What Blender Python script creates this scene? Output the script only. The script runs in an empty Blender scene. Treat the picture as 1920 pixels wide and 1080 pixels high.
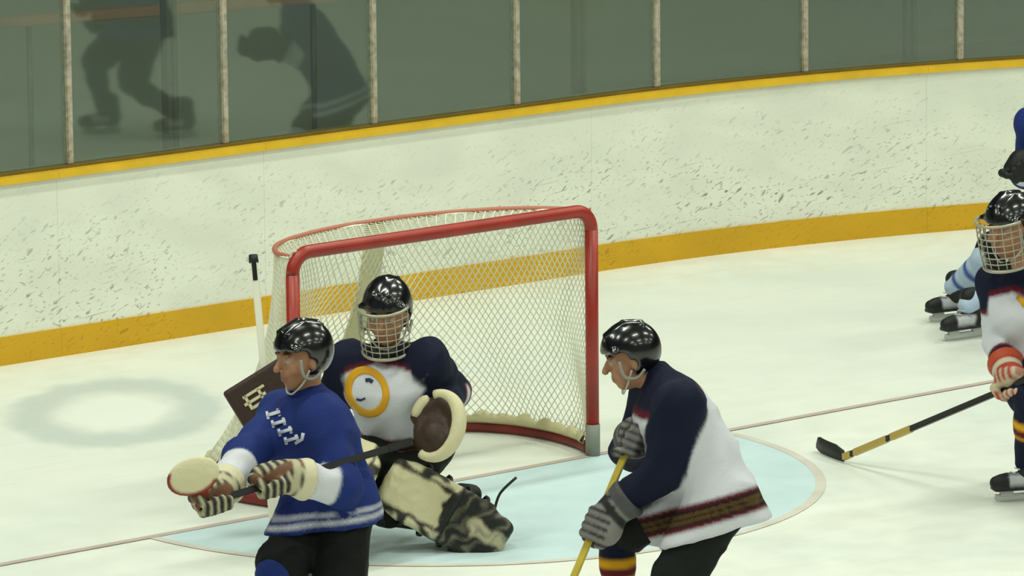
import bpy, bmesh, math, random
import numpy as np
from mathutils import Vector, Matrix, noise
from mathutils.bvhtree import BVHTree
random.seed(4)
SC = bpy.context.scene
COL = SC.collection
V3 = lambda *a: np.array(a, float)

# ------------------------------------------------------------------ camera
CAM = V3(-17.7334, -21.4645, 5.9397)
YAW, PITCH, ROLL, FPX = 0.702143, 0.176776, -0.009638, 10869.1
FW = V3(math.cos(PITCH)*math.sin(YAW), math.cos(PITCH)*math.cos(YAW), -math.sin(PITCH))
_r = np.cross(FW, [0, 0, 1]); _r /= np.linalg.norm(_r); _u = np.cross(_r, FW)
RT = math.cos(ROLL)*_r + math.sin(ROLL)*_u
UP = -math.sin(ROLL)*_r + math.cos(ROLL)*_u
R0 = _r.copy()                                   # level direction to the right of the view
T0 = -V3(FW[0], FW[1], 0); T0 /= np.linalg.norm(T0)   # level direction towards the viewer
cd = bpy.data.cameras.new('camera'); cam = bpy.data.objects.new('camera', cd); COL.objects.link(cam)
cd.sensor_width = 36; cd.lens = FPX/1920*36; cd.clip_end = 300
m = Matrix.Identity(4)
for i in range(3):
    m[i][0], m[i][1], m[i][2], m[i][3] = RT[i], UP[i], -FW[i], CAM[i]
cam.matrix_world = m
SC.camera = cam

# ------------------------------------------------------------------ light
w = bpy.data.worlds.new('world'); SC.world = w; w.use_nodes = True
w.node_tree.nodes['Background'].inputs[0].default_value = (0.80, 0.86, 0.78, 1)
w.node_tree.nodes['Background'].inputs[1].default_value = 0.16
def lamp(x, y, z, sx, sy, e, col=(0.95, 1.0, 0.86)):
    l = bpy.data.lights.new('arena_lamp', 'AREA'); l.shape = 'RECTANGLE'; l.size = sx; l.size_y = sy
    l.energy = e; l.color = col
    o = bpy.data.objects.new('arena_lamp', l); COL.objects.link(o); o.location = (x, y, z)
for lx in (-9, -3, 3, 9):
    for ly in (-20, -14, -8, -2.5, 1.5):
        lamp(lx, ly, 8.0, 2.4, 0.5, 178 if ly > -5 else 136)
vs = SC.view_settings
vs.view_transform = 'Standard'; vs.look = 'None'; vs.gamma = 1; vs.use_curve_mapping = False
vs.exposure = 0.0

# ------------------------------------------------------------------ helpers
def ray(px, py):
    return FW + (px-960)/FPX*RT - (py-540)/FPX*UP
def ground(px, py, z=0.0):
    d = ray(px, py); return CAM + d*((z-CAM[2])/d[2])
def depth(p): return float((p-CAM) @ FW)
def at(px, py, dep): return CAM + ray(px, py)*dep
def to_px(p):
    d = np.asarray(p)-CAM; z = d @ FW
    return 960+FPX*(d @ RT)/z, 540-FPX*(d @ UP)/z
def unit(v): v = np.asarray(v, float); return v/(np.linalg.norm(v)+1e-12)

def lin(c):
    return tuple(((x/255)/12.92 if x/255 <= .04045 else ((x/255+.055)/1.055)**2.4) for x in c)
MATS = {}
def mat(name, rgb=(200, 200, 200), rough=.6, metal=0, spec=.5, bump=0, bscale=60, vary=0, vscale=8, attr=False, coat=0):
    if name in MATS: return MATS[name]
    m = bpy.data.materials.new(name); m.use_nodes = True; nt = m.node_tree; b = nt.nodes['Principled BSDF']
    b.inputs['Roughness'].default_value = rough; b.inputs['Metallic'].default_value = metal
    b.inputs['Specular IOR Level'].default_value = spec
    b.inputs['Coat Weight'].default_value = coat; b.inputs['Coat Roughness'].default_value = .08
    tc = nt.nodes.new('ShaderNodeTexCoord')
    if attr:
        a = nt.nodes.new('ShaderNodeAttribute'); a.attribute_name = 'Col'; src = a.outputs['Color']
    else:
        c = nt.nodes.new('ShaderNodeRGB'); c.outputs[0].default_value = (*lin(rgb), 1); src = c.outputs[0]
    if vary:
        n = nt.nodes.new('ShaderNodeTexNoise'); n.inputs['Scale'].default_value = vscale; n.inputs['Detail'].default_value = 4
        nt.links.new(tc.outputs['Object'], n.inputs['Vector'])
        mr = nt.nodes.new('ShaderNodeMapRange'); mr.inputs[1].default_value = .3; mr.inputs[2].default_value = .7
        mr.inputs[3].default_value = 1-vary; mr.inputs[4].default_value = 1+vary*.5
        nt.links.new(n.outputs[0], mr.inputs[0])
        vm = nt.nodes.new('ShaderNodeVectorMath'); vm.operation = 'SCALE'
        nt.links.new(src, vm.inputs[0]); nt.links.new(mr.outputs[0], vm.inputs['Scale']); src = vm.outputs[0]
    nt.links.new(src, b.inputs['Base Color'])
    if bump:
        n = nt.nodes.new('ShaderNodeTexNoise'); n.inputs['Scale'].default_value = bscale; n.inputs['Detail'].default_value = 3
        nt.links.new(tc.outputs['Object'], n.inputs['Vector'])
        bp = nt.nodes.new('ShaderNodeBump'); bp.inputs['Strength'].default_value = bump; bp.inputs['Distance'].default_value = .01
        nt.links.new(n.outputs[0], bp.inputs['Height']); nt.links.new(bp.outputs[0], b.inputs['Normal'])
    MATS[name] = m; return m
M_FAB = mat('jersey_fabric', rough=.85, spec=.25, bump=.25, bscale=90, attr=True)
M_GEAR = mat('gear_leather', rough=.6, spec=.4, bump=.3, bscale=45, attr=True)
M_SKIN = mat('skin', rough=.55, spec=.4, attr=True)
M_HELM = mat('helmet_plastic', (9, 11, 15), rough=.22, spec=.6, coat=.5)
M_STEEL = mat('steel', (200, 203, 200), rough=.25, metal=1)
M_CAGE = mat('cage_wire', (168, 166, 146), rough=.35, metal=.4)
M_BLACK = mat('black_rubber', (14, 14, 16), rough=.6)

def tag(o, label=None, cat=None, group=None, kind=None):
    if label: o['label'] = label
    if cat: o['category'] = cat
    if group: o['group'] = group
    if kind: o['kind'] = kind
    return o
def empty(name, loc=(0, 0, 0)):
    o = bpy.data.objects.new(name, None); COL.objects.link(o); o.location = tuple(loc); return o
def world_of(o):
    b = Matrix.Translation(o.location)
    return b if o.parent is None else world_of(o.parent) @ o.matrix_parent_inverse @ b
def link(name, me, material, parent=None, smooth=True):
    o = bpy.data.objects.new(name, me); COL.objects.link(o)
    if material: me.materials.append(material)
    if smooth and len(me.polygons): me.polygons.foreach_set('use_smooth', [True]*len(me.polygons))
    if parent:
        o.parent = parent
        o.matrix_parent_inverse = world_of(parent).inverted()
    return o
def pydata(name, v, f, material, parent=None, smooth=False):
    me = bpy.data.meshes.new(name); me.from_pydata([tuple(map(float, x)) for x in v], [], f); me.update()
    return link(name, me, material, parent, smooth)
class MB:
    def __init__(s): s.v = []; s.f = []
    def tube(s, pts, r, n=8, closed=False):
        pts = [np.asarray(p, float) for p in pts]; N = len(pts)
        rs = r if hasattr(r, '__len__') else [r]*N
        b = len(s.v); ref = None
        for i, p in enumerate(pts):
            t = unit(pts[(i+1) % N]-pts[i-1]) if closed else unit(pts[min(i+1, N-1)]-pts[max(i-1, 0)])
            if ref is None:
                ref = unit(np.cross(t, [0, 0, 1] if abs(t[2]) < .9 else [1, 0, 0]))
            ref = unit(ref-t*(ref @ t)); q = np.cross(t, ref)
            for k in range(n):
                a = 2*math.pi*k/n; s.v.append(p+rs[i]*(math.cos(a)*ref+math.sin(a)*q))
        for i in range(N if closed else N-1):
            j = (i+1) % N
            for k in range(n):
                l = (k+1) % n; s.f.append((b+i*n+k, b+i*n+l, b+j*n+l, b+j*n+k))
        if not closed:
            s.f.append(tuple(b+k for k in range(n))[::-1]); s.f.append(tuple(b+(N-1)*n+k for k in range(n)))
        return s
    def box(s, c, ax, half, bev=0):
        c = np.asarray(c, float); ax = [unit(a) for a in ax]; b = len(s.v)
        for x in (-1, 1):
            for y in (-1, 1):
                for z in (-1, 1):
                    s.v.append(c+x*half[0]*ax[0]+y*half[1]*ax[1]+z*half[2]*ax[2])
        for q in ((0, 1, 3, 2), (4, 6, 7, 5), (0, 4, 5, 1), (2, 3, 7, 6), (0, 2, 6, 4), (1, 5, 7, 3)):
            s.f.append(tuple(b+i for i in q))
        return s
    def build(s, name, material, parent=None, smooth=False, bevel=0):
        o = pydata(name, s.v, s.f, material, parent, smooth)
        bm = bmesh.new(); bm.from_mesh(o.data); bmesh.ops.recalc_face_normals(bm, faces=bm.faces)
        if bevel: bmesh.ops.bevel(bm, geom=bm.edges[:], offset=bevel, segments=2, affect='EDGES')
        bm.to_mesh(o.data); bm.free(); return o
def spline(pts, n=8):
    P = [np.asarray(p, float) for p in pts]; out = []
    for i in range(len(P)-1):
        p0, p1, p2, p3 = P[max(i-1, 0)], P[i], P[i+1], P[min(i+2, len(P)-1)]
        for k in range(n):
            t = k/n
            out.append(.5*((2*p1)+(-p0+p2)*t+(2*p0-5*p1+4*p2-p3)*t*t+(-p0+3*p1-3*p2+p3)*t**3))
    out.append(P[-1]); return out

# ---- implicit surfaces: smooth unions of tapered limbs, meshed with surface nets
def cap(a, b, ra, rb=None, side=None, flat=1.0, k=.02):
    return dict(t='cap', a=np.asarray(a, float), b=np.asarray(b, float), ra=ra, rb=ra if rb is None else rb, side=None if side is None else unit(side), flat=flat, k=k, op='+')
def ell(c, R, rad, k=.02, op='+'):
    return dict(t='ell', c=np.asarray(c, float), R=np.asarray(R, float), rad=np.asarray(rad, float), k=k, op=op)
def rbox(c, R, half, rnd, k=.01, op='+'):
    return dict(t='box', c=np.asarray(c, float), R=np.asarray(R, float), half=np.asarray(half, float), r=rnd, k=k, op=op)
def cut(p, n, k=.004):      # keeps the side n points away from
    return dict(t='pl', c=np.asarray(p, float), n=unit(n), k=k, op='x')
def _d(q, P):
    if q['t'] == 'cap':
        ab = q['b']-q['a']; L = max(ab @ ab, 1e-9); t = np.clip((P-q['a']) @ ab/L, 0, 1)
        v = P-q['a']-t[:, None]*ab; rr = q['ra']+(q['rb']-q['ra'])*t
        if q['side'] is not None:
            s = v @ q['side']; n2 = np.maximum((v*v).sum(1)-s*s, 0)
            return (np.sqrt(n2+(s/q['flat'])**2)-rr)*min(1, q['flat'])
        return np.sqrt((v*v).sum(1))-rr
    if q['t'] == 'ell':
        l = (P-q['c']) @ q['R'].T; k0 = np.sqrt(((l/q['rad'])**2).sum(1)); k1 = np.sqrt(((l/q['rad']**2)**2).sum(1))+1e-9
        return k0*(k0-1)/k1
    if q['t'] == 'box':
        l = np.abs((P-q['c']) @ q['R'].T)-q['half']+q['r']
        return np.sqrt((np.maximum(l, 0)**2).sum(1))+np.minimum(l.max(1), 0)-q['r']
    return (P-q['c']) @ q['n']
def field(prims, P):
    d = None
    for q in prims:
        e = _d(q, P); k = q['k']
        if d is None: d = e; continue
        if q['op'] == '+':
            h = np.clip(.5+.5*(d-e)/k, 0, 1); d = d*(1-h)+e*h-k*h*(1-h)
        else:
            if q['op'] == '-': e = -e
            h = np.clip(.5-.5*(d-e)/k, 0, 1); d = d*(1-h)+e*h+k*h*(1-h)
    return d
def bounds(prims):
    lo, hi = [], []
    for q in prims:
        if q['op'] != '+': continue
        if q['t'] == 'cap':
            r = max(q['ra'], q['rb'])*max(1, q['flat']); lo += [q['a']-r, q['b']-r]; hi += [q['a']+r, q['b']+r]
        elif q['t'] == 'ell': r = q['rad'].max(); lo.append(q['c']-r); hi.append(q['c']+r)
        else: r = np.linalg.norm(q['half']); lo.append(q['c']-r); hi.append(q['c']+r)
    return np.min(lo, 0), np.max(hi, 0)
def sdf_mesh(prims, vox):
    lo, hi = bounds(prims); lo = lo-vox*2.5; n = np.ceil((hi-lo)/vox+3).astype(int)+1
    ax = [lo[i]+vox*np.arange(n[i]) for i in range(3)]
    q = 4; nc = -(-n//q)+1                         # a coarse pass finds the blocks near the surface
    ac = [lo[i]+vox*(q*np.arange(nc[i])+(q-1)/2) for i in range(3)]
    Dc = field(prims, np.stack(np.meshgrid(*ac, indexing='ij'), -1).reshape(-1, 3)).reshape(nc)
    up_ = lambda A: np.repeat(np.repeat(np.repeat(A, q, 0), q, 1), q, 2)[:n[0], :n[1], :n[2]]
    D = np.where(up_(Dc) < 0, -1.0, 1.0); near = up_(np.abs(Dc) < vox*q*1.3+.012); Ix = np.argwhere(near)
    D[near] = field(prims, lo+vox*Ix); S = D < 0
    cs = [(a, b, c) for a in (0, 1) for b in (0, 1) for c in (0, 1)]
    sl = lambda A, o: A[o[0]:n[0]-1+o[0], o[1]:n[1]-1+o[1], o[2]:n[2]-1+o[2]]
    cnt = sum(sl(S, o).astype(int) for o in cs); act = (cnt > 0) & (cnt < 8)
    idx = -np.ones(act.shape, int); I = np.argwhere(act); idx[act] = np.arange(len(I))
    acc = np.zeros((len(I), 3)); w_ = np.zeros(len(I))
    for a in cs:
        for k in range(3):
            if a[k]: continue
            b = list(a); b[k] = 1
            da = D[tuple((I+a).T)]; db = D[tuple((I+b).T)]; x = (da < 0) != (db < 0)
            t = np.where(x, da/np.where(x, da-db, 1), 0); p = np.tile(np.array(a, float), (len(I), 1)); p[:, k] += t
            acc += p*x[:, None]; w_ += x
    vs_ = lo+vox*(I+acc/w_[:, None]); F = []
    for k in range(3):
        i1, i2 = (k+1) % 3, (k+2) % 3
        s0 = [slice(None)]*3; s1 = [slice(None)]*3; s0[k] = slice(0, -1); s1[k] = slice(1, None)
        E = np.argwhere(S[tuple(s0)] != S[tuple(s1)])
        E = E[(E[:, i1] > 0) & (E[:, i2] > 0)]
        o = S[tuple(E.T)]
        c = []
        for d1, d2 in ((1, 1), (0, 1), (0, 0), (1, 0)):
            q = E.copy(); q[:, i1] -= d1; q[:, i2] -= d2
            q = np.minimum(q, np.array(act.shape)-1); c.append(idx[tuple(q.T)])
        c = np.stack(c, 1); c[~o] = c[~o][:, ::-1]; F.append(c[(c >= 0).all(1)])
    F = np.concatenate(F)
    e = vox*.5; nr = np.stack([field(prims, vs_+e*np.eye(3)[i])-field(prims, vs_-e*np.eye(3)[i]) for i in range(3)], 1)
    nr /= np.linalg.norm(nr, axis=1)[:, None]+1e-9
    vs_ = vs_-nr*np.clip(field(prims, vs_), -vox, vox)[:, None]*.6
    return vs_, F, nr
def blob(name, prims, vox, color, material, parent=None, folds=0, ffreq=9, fdir=None):
    v, f, nr = sdf_mesh(prims, vox)
    if folds:
        st = np.eye(3) if fdir is None else np.eye(3)-.65*np.outer(unit(fdir), unit(fdir))
        q = (v @ st)*ffreq
        n1 = np.array([1-2*abs(noise.noise(Vector(x))) for x in q])
        n2 = np.array([noise.noise(Vector(x*2.3+5)) for x in q])
        v = v+nr*(folds*(n1-.35)+folds*.4*n2)[:, None]
    me = bpy.data.meshes.new(name)
    me.vertices.add(len(v)); me.vertices.foreach_set('co', v.astype(np.float32).ravel())
    me.loops.add(f.size); me.loops.foreach_set('vertex_index', f.astype(np.int32).ravel())
    me.polygons.add(len(f)); me.polygons.foreach_set('loop_start', np.arange(0, f.size, 4, dtype=np.int32))
    me.polygons.foreach_set('loop_total', np.full(len(f), 4, np.int32)); me.update(calc_edges=True); me.validate()
    if callable(color):                           # average over a small neighbourhood so that seams run clean
        rg = np.random.RandomState(1); c = np.mean([color(v+rg.uniform(-.8, .8, 3)*vox) for _ in range(14)], 0)
    else: c = np.tile(np.array(lin(color)), (len(v), 1))
    at_ = me.color_attributes.new('Col', 'FLOAT_COLOR', 'POINT')
    at_.data.foreach_set('color', np.concatenate([c, np.ones((len(v), 1))], 1).astype(np.float32).ravel())
    return link(name, me, material, parent)
def seg(P, a, b):
    ab = np.asarray(b)-np.asarray(a); t = (P-a) @ ab/max(ab @ ab, 1e-9); tc = np.clip(t, 0, 1)
    return t, np.linalg.norm(P-a-tc[:, None]*ab, axis=1)
def ik(a, c, la, lb, hint):
    a = np.asarray(a); c = np.asarray(c); d = np.linalg.norm(c-a); u = unit(c-a)
    if d > (la+lb)*.995: s = d/(la+lb)*1.005; la *= s; lb *= s
    x = (la*la-lb*lb+d*d)/(2*d); h = math.sqrt(max(la*la-x*x, 0))
    p = np.asarray(hint)-a; p = p-u*(p @ u); return a+u*x+unit(p)*h

# ================================================================== THE SETTING
YB, XS, RAD = 4.0, 4.4, 8.5                       # end boards, start of the corner, corner radius
def bd(s, off=0.0):                               # point on the boards; off goes away from the ice
    if s <= XS: return V3(s, YB+off, 0), V3(0, 1, 0)
    a = (s-XS)/RAD; L = RAD*math.pi/2
    if s < XS+L:
        n = V3(math.sin(a), math.cos(a), 0); return V3(XS, YB-RAD, 0)+n*(RAD+off), n
    return V3(XS+RAD+off, YB-RAD-(s-XS-L), 0), V3(1, 0, 0)

def ice_material():
    m = bpy.data.materials.new('ice'); m.use_nodes = True; nt = m.node_tree; N = nt.nodes; Lk = nt.links.new
    b = N['Principled BSDF']; tc = N.new('ShaderNodeTexCoord')
    def nz(scale, vec, det=4):
        n = N.new('ShaderNodeTexNoise'); n.inputs['Scale'].default_value = scale; n.inputs['Detail'].default_value = det; Lk(vec, n.inputs['Vector']); return n.outputs[0]
    def mr(x, a, b_, c, d):
        q = N.new('ShaderNodeMapRange'); q.interpolation_type = 'SMOOTHSTEP'
        for i, v in enumerate((a, b_, c, d)): q.inputs[i+1].default_value = v
        Lk(x, q.inputs[0]); return q.outputs[0]
    def mix(f, a, c2):
        q = N.new('ShaderNodeMix'); q.data_type = 'RGBA'
        if hasattr(f, 'links'): Lk(f, q.inputs[0])
        else: q.inputs[0].default_value = f
        for i, v in ((6, a), (7, c2)):
            if hasattr(v, 'links'): Lk(v, q.inputs[i])
            else: q.inputs[i].default_value = (*lin(v), 1)
        return q.outputs[2]
    def mul(a, c2, op='MULTIPLY'):
        q = N.new('ShaderNodeMath'); q.operation = op
        for i, v in enumerate((a, c2)):
            if hasattr(v, 'links'): Lk(v, q.inputs[i])
            else: q.inputs[i].default_value = v
        return q.outputs[0]
    base = mix(mr(nz(.9, tc.outputs['Object']), .35, .7, 0, 1), (233, 236, 226), (222, 229, 221))
    # long faint skate scratches
    mp = N.new('ShaderNodeMapping'); mp.inputs['Rotation'].default_value = (0, 0, .5); mp.inputs['Scale'].default_value = (.7, 14, 1); Lk(tc.outputs['Object'], mp.inputs['Vector'])
    base = mix(mul(mr(nz(2.2, mp.outputs[0], 6), .56, .72, 0, 1), .35), base, (208, 217, 212))
    # a grey ring with a whiter centre on the ice behind the goal line
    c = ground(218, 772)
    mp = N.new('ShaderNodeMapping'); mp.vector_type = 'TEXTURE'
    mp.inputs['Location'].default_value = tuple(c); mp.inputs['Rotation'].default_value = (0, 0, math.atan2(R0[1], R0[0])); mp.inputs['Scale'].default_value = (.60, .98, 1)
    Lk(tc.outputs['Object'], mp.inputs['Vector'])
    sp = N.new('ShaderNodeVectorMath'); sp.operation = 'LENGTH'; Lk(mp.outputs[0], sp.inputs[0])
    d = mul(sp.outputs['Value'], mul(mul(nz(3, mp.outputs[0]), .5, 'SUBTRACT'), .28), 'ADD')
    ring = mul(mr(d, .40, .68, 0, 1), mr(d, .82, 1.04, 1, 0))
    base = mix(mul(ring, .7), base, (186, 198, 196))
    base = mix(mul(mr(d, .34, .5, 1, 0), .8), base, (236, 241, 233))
    Lk(base, b.inputs['Base Color'])
    Lk(mr(nz(5, tc.outputs['Object']), .3, .7, .28, .42), b.inputs['Roughness']); b.inputs['Specular IOR Level'].default_value = .22
    return m
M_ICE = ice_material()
# the ice follows the boards
outer = [bd(s, .05)[0] for s in np.linspace(-16, XS+RAD*math.pi/2+26, 90)]
pts = [tuple(p) for p in outer]+[(-16, -32, 0)]
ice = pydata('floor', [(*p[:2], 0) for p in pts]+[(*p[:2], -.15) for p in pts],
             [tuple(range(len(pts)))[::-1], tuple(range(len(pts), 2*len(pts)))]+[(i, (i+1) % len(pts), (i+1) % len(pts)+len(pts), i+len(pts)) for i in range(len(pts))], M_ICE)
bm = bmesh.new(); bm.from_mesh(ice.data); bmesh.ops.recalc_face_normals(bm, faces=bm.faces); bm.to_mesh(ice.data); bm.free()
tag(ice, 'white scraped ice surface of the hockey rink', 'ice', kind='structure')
M_LINE = mat('faded_red_line', (194, 178, 168), rough=.4, spec=.2, vary=.08, vscale=6)
M_CRB = mat('crease_blue', (199, 222, 226), rough=.4, spec=.2, vary=.05, vscale=5)
M_CRL = mat('crease_line', (212, 207, 195), rough=.4, spec=.2, vary=.1, vscale=5)
pydata('goal_line', [(-14, -.025, .004), (9.7, -.025, .004), (9.7, .025, .004), (-14, .025, .004)], [(0, 1, 2, 3)], M_LINE, ice)
A_ = [math.pi*k/60 for k in range(61)]
pydata('goal_crease', [(1.80*math.cos(a), -1.80*math.sin(a)-.02, .002) for a in A_], [tuple(range(61))[::-1]], M_CRB, ice)
pydata('crease_outline', [(r*math.cos(a), -r*math.sin(a)-.02, .003) for r in (1.79, 1.84) for a in A_],
       [(i+1, i, 61+i, 62+i) for i in range(60)], M_CRL, ice)

def board_material(name, base, marks, amount, lower):
    m = bpy.data.materials.new(name); m.use_nodes = True; nt = m.node_tree; N = nt.nodes; Lk = nt.links.new
    b = N['Principled BSDF']; b.inputs['Roughness'].default_value = .42; b.inputs['Specular IOR Level'].default_value = .35
    uv = N.new('ShaderNodeUVMap'); uv.uv_map = 'UVMap'
    def layer(rot, sx, sy, lo, hi, seed):
        mp = N.new('ShaderNodeMapping'); mp.inputs['Rotation'].default_value = (0, 0, rot); mp.inputs['Location'].default_value = (seed, seed*1.7, seed)
        Lk(uv.outputs[0], mp.inputs[0])
        mp2 = N.new('ShaderNodeMapping'); mp2.inputs['Scale'].default_value = (sx, sy, 1); Lk(mp.outputs[0], mp2.inputs[0])
        n = N.new('ShaderNodeTexNoise'); n.inputs['Scale'].default_value = 1; n.inputs['Detail'].default_value = 1.5; n.inputs['Distortion'].default_value = .4; Lk(mp2.outputs[0], n.inputs[0])
        q = N.new('ShaderNodeMapRange'); q.inputs[1].default_value = lo; q.inputs[2].default_value = hi; Lk(n.outputs[0], q.inputs[0]); return q.outputs[0]
    def op(o, a, c):
        q = N.new('ShaderNodeMath'); q.operation = o
        for i, v in enumerate((a, c)):
            if hasattr(v, 'links'): Lk(v, q.inputs[i])
            else: q.inputs[i].default_value = v
        return q.outputs[0]
    a1 = layer(-.5, 14, 42, .635, .70, 3); a2 = layer(-.35, 25, 70, .63, .69, 9); a3 = layer(.4, 20, 60, .67, .72, 15); a4 = layer(-.12, 3, 70, .70, .72, 21)
    mk = op('MAXIMUM', op('MAXIMUM', a1, op('MULTIPLY', a2, .8)), op('MAXIMUM', op('MULTIPLY', a3, .7), op('MULTIPLY', a4, .6)))
    sx = N.new('ShaderNodeSeparateXYZ'); Lk(uv.outputs[0], sx.inputs[0])
    h = N.new('ShaderNodeMapRange'); h.inputs[1].default_value = .95; h.inputs[2].default_value = .45; h.inputs[3].default_value = 1-lower; h.inputs[4].default_value = 1; Lk(sx.outputs[1], h.inputs[0])
    den = layer(0, 1.6, 3.5, .38, .58, 30)
    fac = op('MULTIPLY', op('MULTIPLY', mk, h.outputs[0]), op('MULTIPLY', op('ADD', op('MULTIPLY', den, .65), .35), amount))
    mx = N.new('ShaderNodeMix'); mx.data_type = 'RGBA'; mx.inputs[6].default_value = (*lin(base), 1); mx.inputs[7].default_value = (*lin(marks), 1); Lk(fac, mx.inputs[0])
    gr = layer(.1, 2.2, 5, .35, .75, 44)
    mx2 = N.new('ShaderNodeMix'); mx2.data_type = 'RGBA'; Lk(mx.outputs[2], mx2.inputs[6]); mx2.inputs[7].default_value = (*lin([c*.92 for c in base]), 1); Lk(op('MULTIPLY', gr, .6), mx2.inputs[0])
    Lk(mx2.outputs[2], b.inputs['Base Color']); return m
M_BOARD = board_material('scuffed_white_board', (226, 229, 216), (84, 86, 72), .74, .8)
M_KICK = board_material('yellow_kick_plate', (206, 160, 28), (120, 84, 14), .5, 0)
M_RAIL = mat('yellow_rail', (222, 178, 30), rough=.4, vary=.12, vscale=5)
def glass_material():
    m = bpy.data.materials.new('rink_glass'); m.use_nodes = True; nt = m.node_tree; nt.nodes.clear(); N = nt.nodes.new; Lk = nt.links.new
    o = N('ShaderNodeOutputMaterial'); mx = N('ShaderNodeMixShader'); tr = N('ShaderNodeBsdfTransparent'); gl = N('ShaderNodeBsdfGlossy'); ge = N('ShaderNodeNewGeometry'); dt = N('ShaderNodeVectorMath'); ab = N('ShaderNodeMath'); om = N('ShaderNodeMath'); pw = N('ShaderNodeMath'); fr = N('ShaderNodeMath')
    tr.inputs[0].default_value = (.86, .93, .87, 1); gl.inputs['Roughness'].default_value = .03; gl.inputs['Color'].default_value = (.9, 1, .92, 1); dt.operation = 'DOT_PRODUCT'; ab.operation = 'ABSOLUTE'; om.operation = 'SUBTRACT'; pw.operation = 'POWER'; fr.operation = 'MULTIPLY_ADD'
    om.inputs[0].default_value = 1; pw.inputs[1].default_value = 5; fr.inputs[1].default_value = .95; fr.inputs[2].default_value = .078
    Lk(ge.outputs['Normal'], dt.inputs[0]); Lk(ge.outputs['Incoming'], dt.inputs[1]); Lk(dt.outputs['Value'], ab.inputs[0]); Lk(ab.outputs[0], om.inputs[1]); Lk(om.outputs[0], pw.inputs[0]); Lk(pw.outputs[0], fr.inputs[0])
    
    df = N('ShaderNodeBsdfDiffuse'); df.inputs[0].default_value = (.55, .62, .52, 1)      # film of scratches and dust
    mx2 = N('ShaderNodeMixShader'); mx2.inputs[0].default_value = .046
    Lk(fr.outputs[0], mx.inputs[0]); Lk(tr.outputs[0], mx.inputs[1]); Lk(gl.outputs[0], mx.inputs[2]); Lk(mx.outputs[0], mx2.inputs[1]); Lk(df.outputs[0], mx2.inputs[2]); Lk(mx2.outputs[0], o.inputs[0]); return m
M_GLASS = glass_material()
M_OLIVE = mat('strip_olive', (112, 92, 26), rough=.6, vary=.2, vscale=6)
M_POST = mat('post_metal', (176, 168, 150), rough=.45, metal=.2, vary=.4, vscale=28, bump=.4, bscale=40)
M_SUP = mat('support_steel', (30, 36, 32), rough=.5, metal=.3)
RAILZ = .992
def strip(name, s0, s1, z0, z1, o0, o1, material, parent, n=None):      # a bent slab along the boards with its own UVs in metres
    n = n or max(1, int(math.ceil((s1-s0)/.25)) if s1 > XS else 1)
    v, f, uv = [], [], []
    for s in np.linspace(s0, s1, n+1):
        for o_, z in ((o0, z0), (o0, z1), (o1, z1), (o1, z0)):
            v.append(bd(s, o_)[0]+V3(0, 0, z)); uv.append((s, z))
    for i in range(n):
        for k in range(4):
            f.append((4*i+k, 4*i+(k+1) % 4, 4*i+4+(k+1) % 4, 4*i+4+k))
    f += [(0, 3, 2, 1), (4*n, 4*n+1, 4*n+2, 4*n+3)]
    o = pydata(name, v, f, material, parent)
    ul = o.data.uv_layers.new(name='UVMap')
    for l in o.data.loops: ul.data[l.index].uv = uv[l.vertex_index]
    return o
SEND = XS+RAD*math.pi/2+22
boards = tag(empty('wall_back', (0, YB, 0)), 'white scuffed rink boards with yellow rail and kick plate under glass panes', 'rink boards', kind='structure')
seams = [-9.2, -6.76, -4.32, -1.88, .56, 1.99, 4.43, 6.87, 9.31, 11.75, 14.2, 17, 20, 23, 26, 29, 32, 35, SEND]
for a, b in zip(seams[:-1], seams[1:]):
    strip('board_panel', a+.0006, b-.0006, .15, RAILZ, 0, .05, M_BOARD, boards)
    strip('kick_plate', a+.0006, b-.0006, 0, .158, -.012, .05, M_KICK, boards)
    strip('top_rail', a+.0008, b-.0008, RAILZ, RAILZ+.038, -.025, .035, M_RAIL, boards)
    strip('olive_strip', a+.0008, b-.0008, RAILZ, RAILZ+.052, .036, .15, M_OLIVE, boards)  # darker olive strip behind the yellow rail, under the panes
GB = .075
posts = [.70+1.072*k for k in range(-9, 30)]
for k, s in enumerate(posts):
    p, n = bd(s, GB); t = np.cross(n, [0, 0, 1])
    z0 = RAILZ+.0525
    MB().box(p+V3(0, 0, z0+.9), (t, n, (0, 0, 1)), (.021, .022, .9)).build('glass_post', M_POST, boards, bevel=.006)
for a, b in zip(posts[:-1], posts[1:]):
    strip('glass_pane', a+.024, b-.024, RAILZ+.0525, RAILZ+1.85, GB-.006, GB+.006, M_GLASS, boards, n=6 if b > XS else 1)
for px, py in ((378, 284), (1192, 190), (1781, 132)):
    g = ground(px, py, RAILZ+.05); s = g[0] if g[0] < XS else XS+RAD*math.atan2(g[0]-XS, g[1]-(YB-RAD))
    p, n = bd(s, .22); t = np.cross(n, [0, 0, 1]); 
    for q in (-.024, .024): MB().box(p+t*q+V3(0, 0, 1.45), (t, n, (0, 0, 1)), (.013, .03, 1.45)).build('support_post', M_SUP, boards)

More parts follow.
